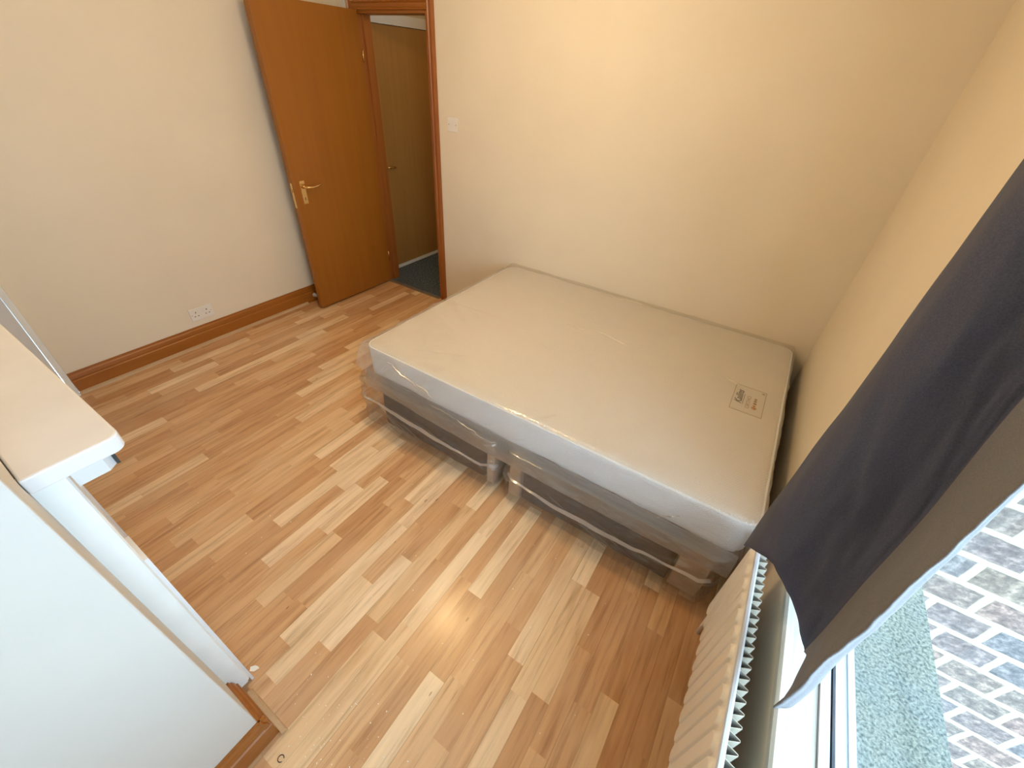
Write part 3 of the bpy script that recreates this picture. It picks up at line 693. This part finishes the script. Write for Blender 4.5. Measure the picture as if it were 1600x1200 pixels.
# cardboard end protectors showing between the halves and at the radiator end
for b, (x0, x1) in ((b1, (-0.786, -0.742)), (b2, (-0.655, -0.590)), (b2, (0.138, 0.255))):
    o = box('cardboard_protector', (x0, x1, BY0 + 0.006, BY1 - 0.01, 0.01, 0.30), M['card'], b, 0.006)
    o.matrix_parent_inverse = Matrix.Translation(b.location).inverted()

# ------------------------------------------------------------ mattress
MX0, MX1, MY0, MY1, MZ0, MZ1 = -1.595, 0.314, 1.152, 2.570, 0.345, 0.512
mt = empty('mattress', ((MX0 + MX1) / 2, (MY0 + MY1) / 2, MZ0 - 0.005))
bmx = rounded_box(MX0, MX1, MY0, MY1, MZ0 - 0.02, MZ1, 0.028, 110, 84, 14, 0.004, 2.0)
for v in bmx.verts:
    # rounded corners in plan and a slightly domed top
    rx = 0.06
    cx = min(max(v.co.x, MX0 + rx), MX1 - rx); cy = min(max(v.co.y, MY0 + rx), MY1 - rx)
    d = Vector((v.co.x - cx, v.co.y - cy))
    if abs(d.x) > 1e-6 and abs(d.y) > 1e-6 and d.length > 0:
        k = min(1.0, rx / d.length * max(abs(d.x), abs(d.y)) / rx) ; v.co.x = cx + d.x * k; v.co.y = cy + d.y * k
    if v.co.z > MZ1 - 0.01: v.co.z += 0.003 * fbm(v.co.x * 3, v.co.y * 3, 4)
o = bm_obj('mattress_body', bmx, [M['mtop'], M['mside']], mt, True)
for p in o.data.polygons: p.material_index = 0 if p.normal.z > 0.7 else 1
tp = [(MX0 + 0.05, MY0 + 0.0), (MX1 - 0.05, MY0)]
def loop(z, e, r=0.06, n=6):
    P = []
    for cx, cy, a0 in ((MX1 - r, MY1 - r, 0), (MX0 + r, MY1 - r, 90), (MX0 + r, MY0 + r, 180), (MX1 - r, MY0 + r, 270)):
        for k in range(n + 1):
            a = math.radians(a0 + 90 * k / n); P.append((cx + (r + e) * math.cos(a), cy + (r + e) * math.sin(a), z))
    # subdivide the straights
    out = []
    for i in range(len(P)):
        a, b = Vector(P[i]), Vector(P[(i + 1) % len(P)]); m_ = max(1, int((b - a).length / 0.05))
        for k in range(m_): out.append(tuple(a.lerp(b, k / m_)))
    out.append(P[0]); return out
tube('piping', loop(MZ1 - 0.012, -0.004), 0.0048, M['mside'], mt, 8)
# sewn label: cloth patch, border and printing
lab = Vector((0.0985, 1.7700, 0)); LW, LH = 0.137, 0.222; LZ = MZ1 + 0.0035
box('label_patch', (lab.x, lab.x + LW, lab.y, lab.y + LH, LZ - 0.004, LZ), M['labelcloth'], mt)
lb = boxes('label_border', [(lab.x, lab.x + LW, lab.y, lab.y + 0.003, LZ, LZ + 0.0006), (lab.x, lab.x + LW, lab.y + LH - 0.003, lab.y + LH, LZ, LZ + 0.0006), (lab.x, lab.x + 0.003, lab.y, lab.y + LH, LZ, LZ + 0.0006), (lab.x + LW - 0.003, lab.x + LW, lab.y, lab.y + LH, LZ, LZ + 0.0006)], M['inkline'], mt)
def text(name, body, size, x, y, mat, parent, shear=0.0, off=0.0, rot=90, sx=1.0):
    c = bpy.data.curves.new(name, 'FONT'); c.body = body; c.size = size; c.shear = shear; c.offset = off; c.extrude = 0.0002
    t = bpy.data.objects.new(name, c); COL.objects.link(t)
    dg = bpy.context.evaluated_depsgraph_get(); me = bpy.data.meshes.new_from_object(t.evaluated_get(dg))
    bpy.data.objects.remove(t)
    me.transform(Matrix.Translation((x, y, LZ + 0.0006)) @ Matrix.Rotation(math.radians(rot), 4, 'Z') @ Matrix.Diagonal((sx, 1, 1, 1)))
    return link(name, me, mat, parent)
text('label_lettering', 'Kailins', 0.044, lab.x + 0.042, lab.y + 0.060, M['ink'], mt, 0.35, 0.0009)
text('label_lettering', 'ORTHO', 0.024, lab.x + 0.078, lab.y + 0.040, M['inkpink'], mt, 0, 0.0003, sx=1.25)
boxes('label_underline', [(lab.x + 0.0475, lab.x + 0.0495, lab.y + 0.062, lab.y + 0.150, LZ, LZ + 0.0006)], M['ink'], mt)
for q, (dy, w_, mk) in enumerate(((0.048, 0.022, 'inkorange'), (0.072, 0.013, 'inkorange'), (0.090, 0.016, 'inkbrown'), (0.111, 0.014, 'inkbrown'), (0.130, 0.012, 'inkbrown'))):
    tube('printed_symbol', [(lab.x + 0.098, lab.y + dy + w_ / 2, LZ), (lab.x + 0.098, lab.y + dy + w_ / 2, LZ + 0.0007)], w_ / 2, M[mk], mt, 16)
text('label_lettering', 'A', 0.020, lab.x + 0.129, lab.y + 0.196, M['inkbrown'], mt, 0, 0.0009)

# polythene over the mattress: a cloth-like sheet with ears at the corners
def mbag(u, v):
    ov = 0.195
    s = MX0 - ov + (MX1 - MX0 + 2 * ov) * u; t = MY0 - ov + (MY1 - MY0 + 0.004 + ov) * v
    ax = max(0, MX0 + 0.004 - s, s - MX1 + 0.004); ay = max(0, MY0 + 0.004 - t)
    x = min(max(s, MX0 + 0.004), MX1 - 0.004); y = max(t, MY0 + 0.004)
    sx = -1 if s < 0 else 1
    z = MZ1 + 0.0085
    drop = max(ax, ay); ear = min(ax, ay)
    z -= drop * 0.98
    wr = fbm(s * 4 + 5, t * 6, 0.4)
    if drop > 0:
        o_ = min(drop, 0.012)
        if ax > 0: x += sx * (o_ + 0.006 * fbm(t * 9, drop * 20, 2)) 
        if ay > 0: y -= (o_ + 0.004 + 0.006 * fbm(s * 8, drop * 14, 3))
        if ear > 0:
            x += sx * ear * 0.25; y -= ear * 0.12
            z += ear * 0.25
    else:
        # long soft creases, strongest near the foot end
        k = 0.35 + 0.9 * max(0, min(1, (-0.7 - s) / 0.8))
        z += 0.001 + k * 1.3 * (0.004 * fbm(s * 2.2 + t * 1.0, t * 7 + s * 2.0, 1.0) + 0.0065 * (0.5 - abs(fbm(s * 3 + t * 2, t * 9 + s * 3, 7, 2))))
    return (x, y, z)
grid('plastic_wrap', 220, 170, mbag, M['film'], mt)
CREASES = [((-0.871, 1.992, 0.521), (-0.677, 1.986, 0.521), 0.0014), ((-0.698, 2.034, 0.521), (-0.465, 1.98, 0.521), 0.0016), ((0.023, 2.01, 0.521), (0.132, 1.962, 0.521), 0.002), ((-1.558, 1.784, 0.521), (-1.142, 1.804, 0.521), 0.001), ((-1.357, 1.244, 0.521), (-0.996, 1.412, 0.521), 0.001), ((-0.977, 1.748, 0.521), (-0.686, 1.651, 0.521), 0.0008), ((-0.892, 2.518, 0.518), (-0.689, 2.522, 0.518), 0.0022), ((-0.761, 2.537, 0.518), (-0.535, 2.541, 0.518), 0.0022), ((-1.405, 1.128, 0.485), (-1.256, 1.128, 0.429), 0.0018), ((-1.295, 1.128, 0.459), (-1.128, 1.128, 0.37), 0.0022), ((-1.13, 1.128, 0.344), (-0.969, 1.128, 0.338), 0.0018), ((-0.969, 1.128, 0.333), (-0.768, 1.128, 0.293), 0.0014), ((-1.213, 1.128, 0.433), (-1.109, 1.128, 0.395), 0.0016), ((0.005, 1.128, 0.358), (0.081, 1.128, 0.429), 0.0012)]
def crease(pts, rad, k=26, wob=0.006, sd=0):
    a, b = Vector(pts[0]), Vector(pts[1]); P_ = []
    for q in range(k):
        u = q / (k - 1); p = a.lerp(b, u); w_ = wob * fbm(u * 4, sd, 1)
        P_.append((p.x + w_, p.y + w_ * 1.5, p.z + 0.0006 * math.sin(u * 9 + sd)))
    tube('shiny_crease', P_, [rad * (0.15 + math.sin(math.pi * q / (k - 1)) ** 0.6) for q in range(k)], M['glint'], mt, 8)
def facet(p0, p1, rad, sd):
    a, b = Vector(p0), Vector(p1)
    def fn(u, v):
        p = a.lerp(b, u); w_ = rad * 2.6 * (0.2 + 0.8 * math.sin(math.pi * u)); k = 0.006 * fbm(u * 4, sd, 1)
        ang = math.pi * v
        return (p.x, p.y + k - w_ * math.cos(ang), p.z - 0.001 + w_ * 0.75 * math.sin(ang))
    grid('shiny_crease', 24, 9, fn, M['glint'], mt)
for q, (p0, p1, rr_) in enumerate(CREASES):
    if p0[2] > 0.515: facet(p0, p1, rr_, q * 3.7)
    else: crease((p0, p1), rr_ * 1.5, sd=q * 3.7)
def hem(u, v):
    x = MX0 + 0.00 + (MX1 - MX0 - 0.01) * u
    zt = MZ0 + 0.004; zb = (0.262 - 0.034 * min(1, u / 0.35) + 0.010 * max(0, (u - 0.85) / 0.15)) + 0.004 * fbm(x * 6, 1, 1)
    z = zt + (zb - zt) * v
    return (x, MY0 - 0.006 - 0.026 * v - 0.006 * math.sin(v * math.pi) + 0.004 * fbm(x * 5, z * 11, 3), z)
grid('plastic_hem', 150, 14, hem, M['filmhem'], mt, True)
adopt(mt)
thing(mt, 'white double mattress in clear plastic wrapping with a sewn printed label', 'mattress')

# ------------------------------------------------------------ small things on the floor
def flake():
    bm = bmesh.new(); pts = [(-0.009, -0.012), (0.004, -0.014), (0.011, 0.000), (0.006, 0.016), (-0.003, 0.010), (-0.008, 0.002)]
    a = [bm.verts.new((x, y, 0.0008 + 0.002 * abs(x * 60))) for x, y in pts]; b = [bm.verts.new((x, y, 0.0016 + 0.002 * abs(x * 60))) for x, y in pts]
    bm.faces.new(b); bm.faces.new(a[::-1])
    for i in range(6): bm.faces.new((a[i], a[(i + 1) % 6], b[(i + 1) % 6], b[i]))
    return bm
o = bm_obj('paint_flake', flake(), M['flake']); o.location = (-0.958, 0.018, 0); o.rotation_euler.z = -0.6
thing(o, 'white paint flake on the floor at the foot of the pilaster', 'paint flake')
o = tube('split_ring', [(-0.672 + 0.0085 * math.cos(a), -0.072 + 0.0085 * math.sin(a), 0.0014) for a in [math.radians(d) for d in range(40, 345, 15)]], 0.0012, M['ring'], None, 6)
thing(o, 'tiny dark split ring on the floor by the brown skirting corner', 'ring')
def crumbs():
    bm = bmesh.new(); rnd = random.Random(3)
    for k in range(170):
        if k < 70: x, y = rnd.gauss(-0.60, 0.10), rnd.gauss(0.03, 0.09)
        else: x, y = rnd.uniform(-1.9, 0.1), rnd.uniform(0.05, 1.05)
        if (x < -0.70 and y < 0.02) or y < -0.3: continue
        s = rnd.uniform(0.0007, 0.0019); mm = Matrix.Translation((x, y, s * 0.6)) @ Matrix.Rotation(rnd.random() * 6, 4, 'Z') @ Matrix.Diagonal((s * rnd.uniform(0.8, 1.9), s, s * 0.6, 1))
        bmesh.ops.create_icosphere(bm, subdivisions=1, radius=1, matrix=mm)
    return bm
o = bm_obj('paint_crumbs', crumbs(), M['flake']); o['kind'] = 'stuff'
thing(o, 'scattered white paint crumbs on the laminate floor', 'debris')

# ------------------------------------------------------------ ceiling pendant
pd = empty('pendant_lamp', (LAMP_POS[0], LAMP_POS[1], CH))
tube('cord', [(LAMP_POS[0], LAMP_POS[1], CH - 0.02), (LAMP_POS[0], LAMP_POS[1], 2.38)], 0.003, M['plate'], pd)
tube('ceiling_rose', [(LAMP_POS[0], LAMP_POS[1], CH), (LAMP_POS[0], LAMP_POS[1], CH - 0.022)], [0.045, 0.03], M['plate'], pd, 24)
tube('bulb_holder', [(LAMP_POS[0], LAMP_POS[1], 2.38), (LAMP_POS[0], LAMP_POS[1], 2.345)], 0.016, M['plate'], pd, 16)
adopt(pd)
thing(pd, 'white pendant bulb holder hanging from the middle of the ceiling', 'ceiling lamp')
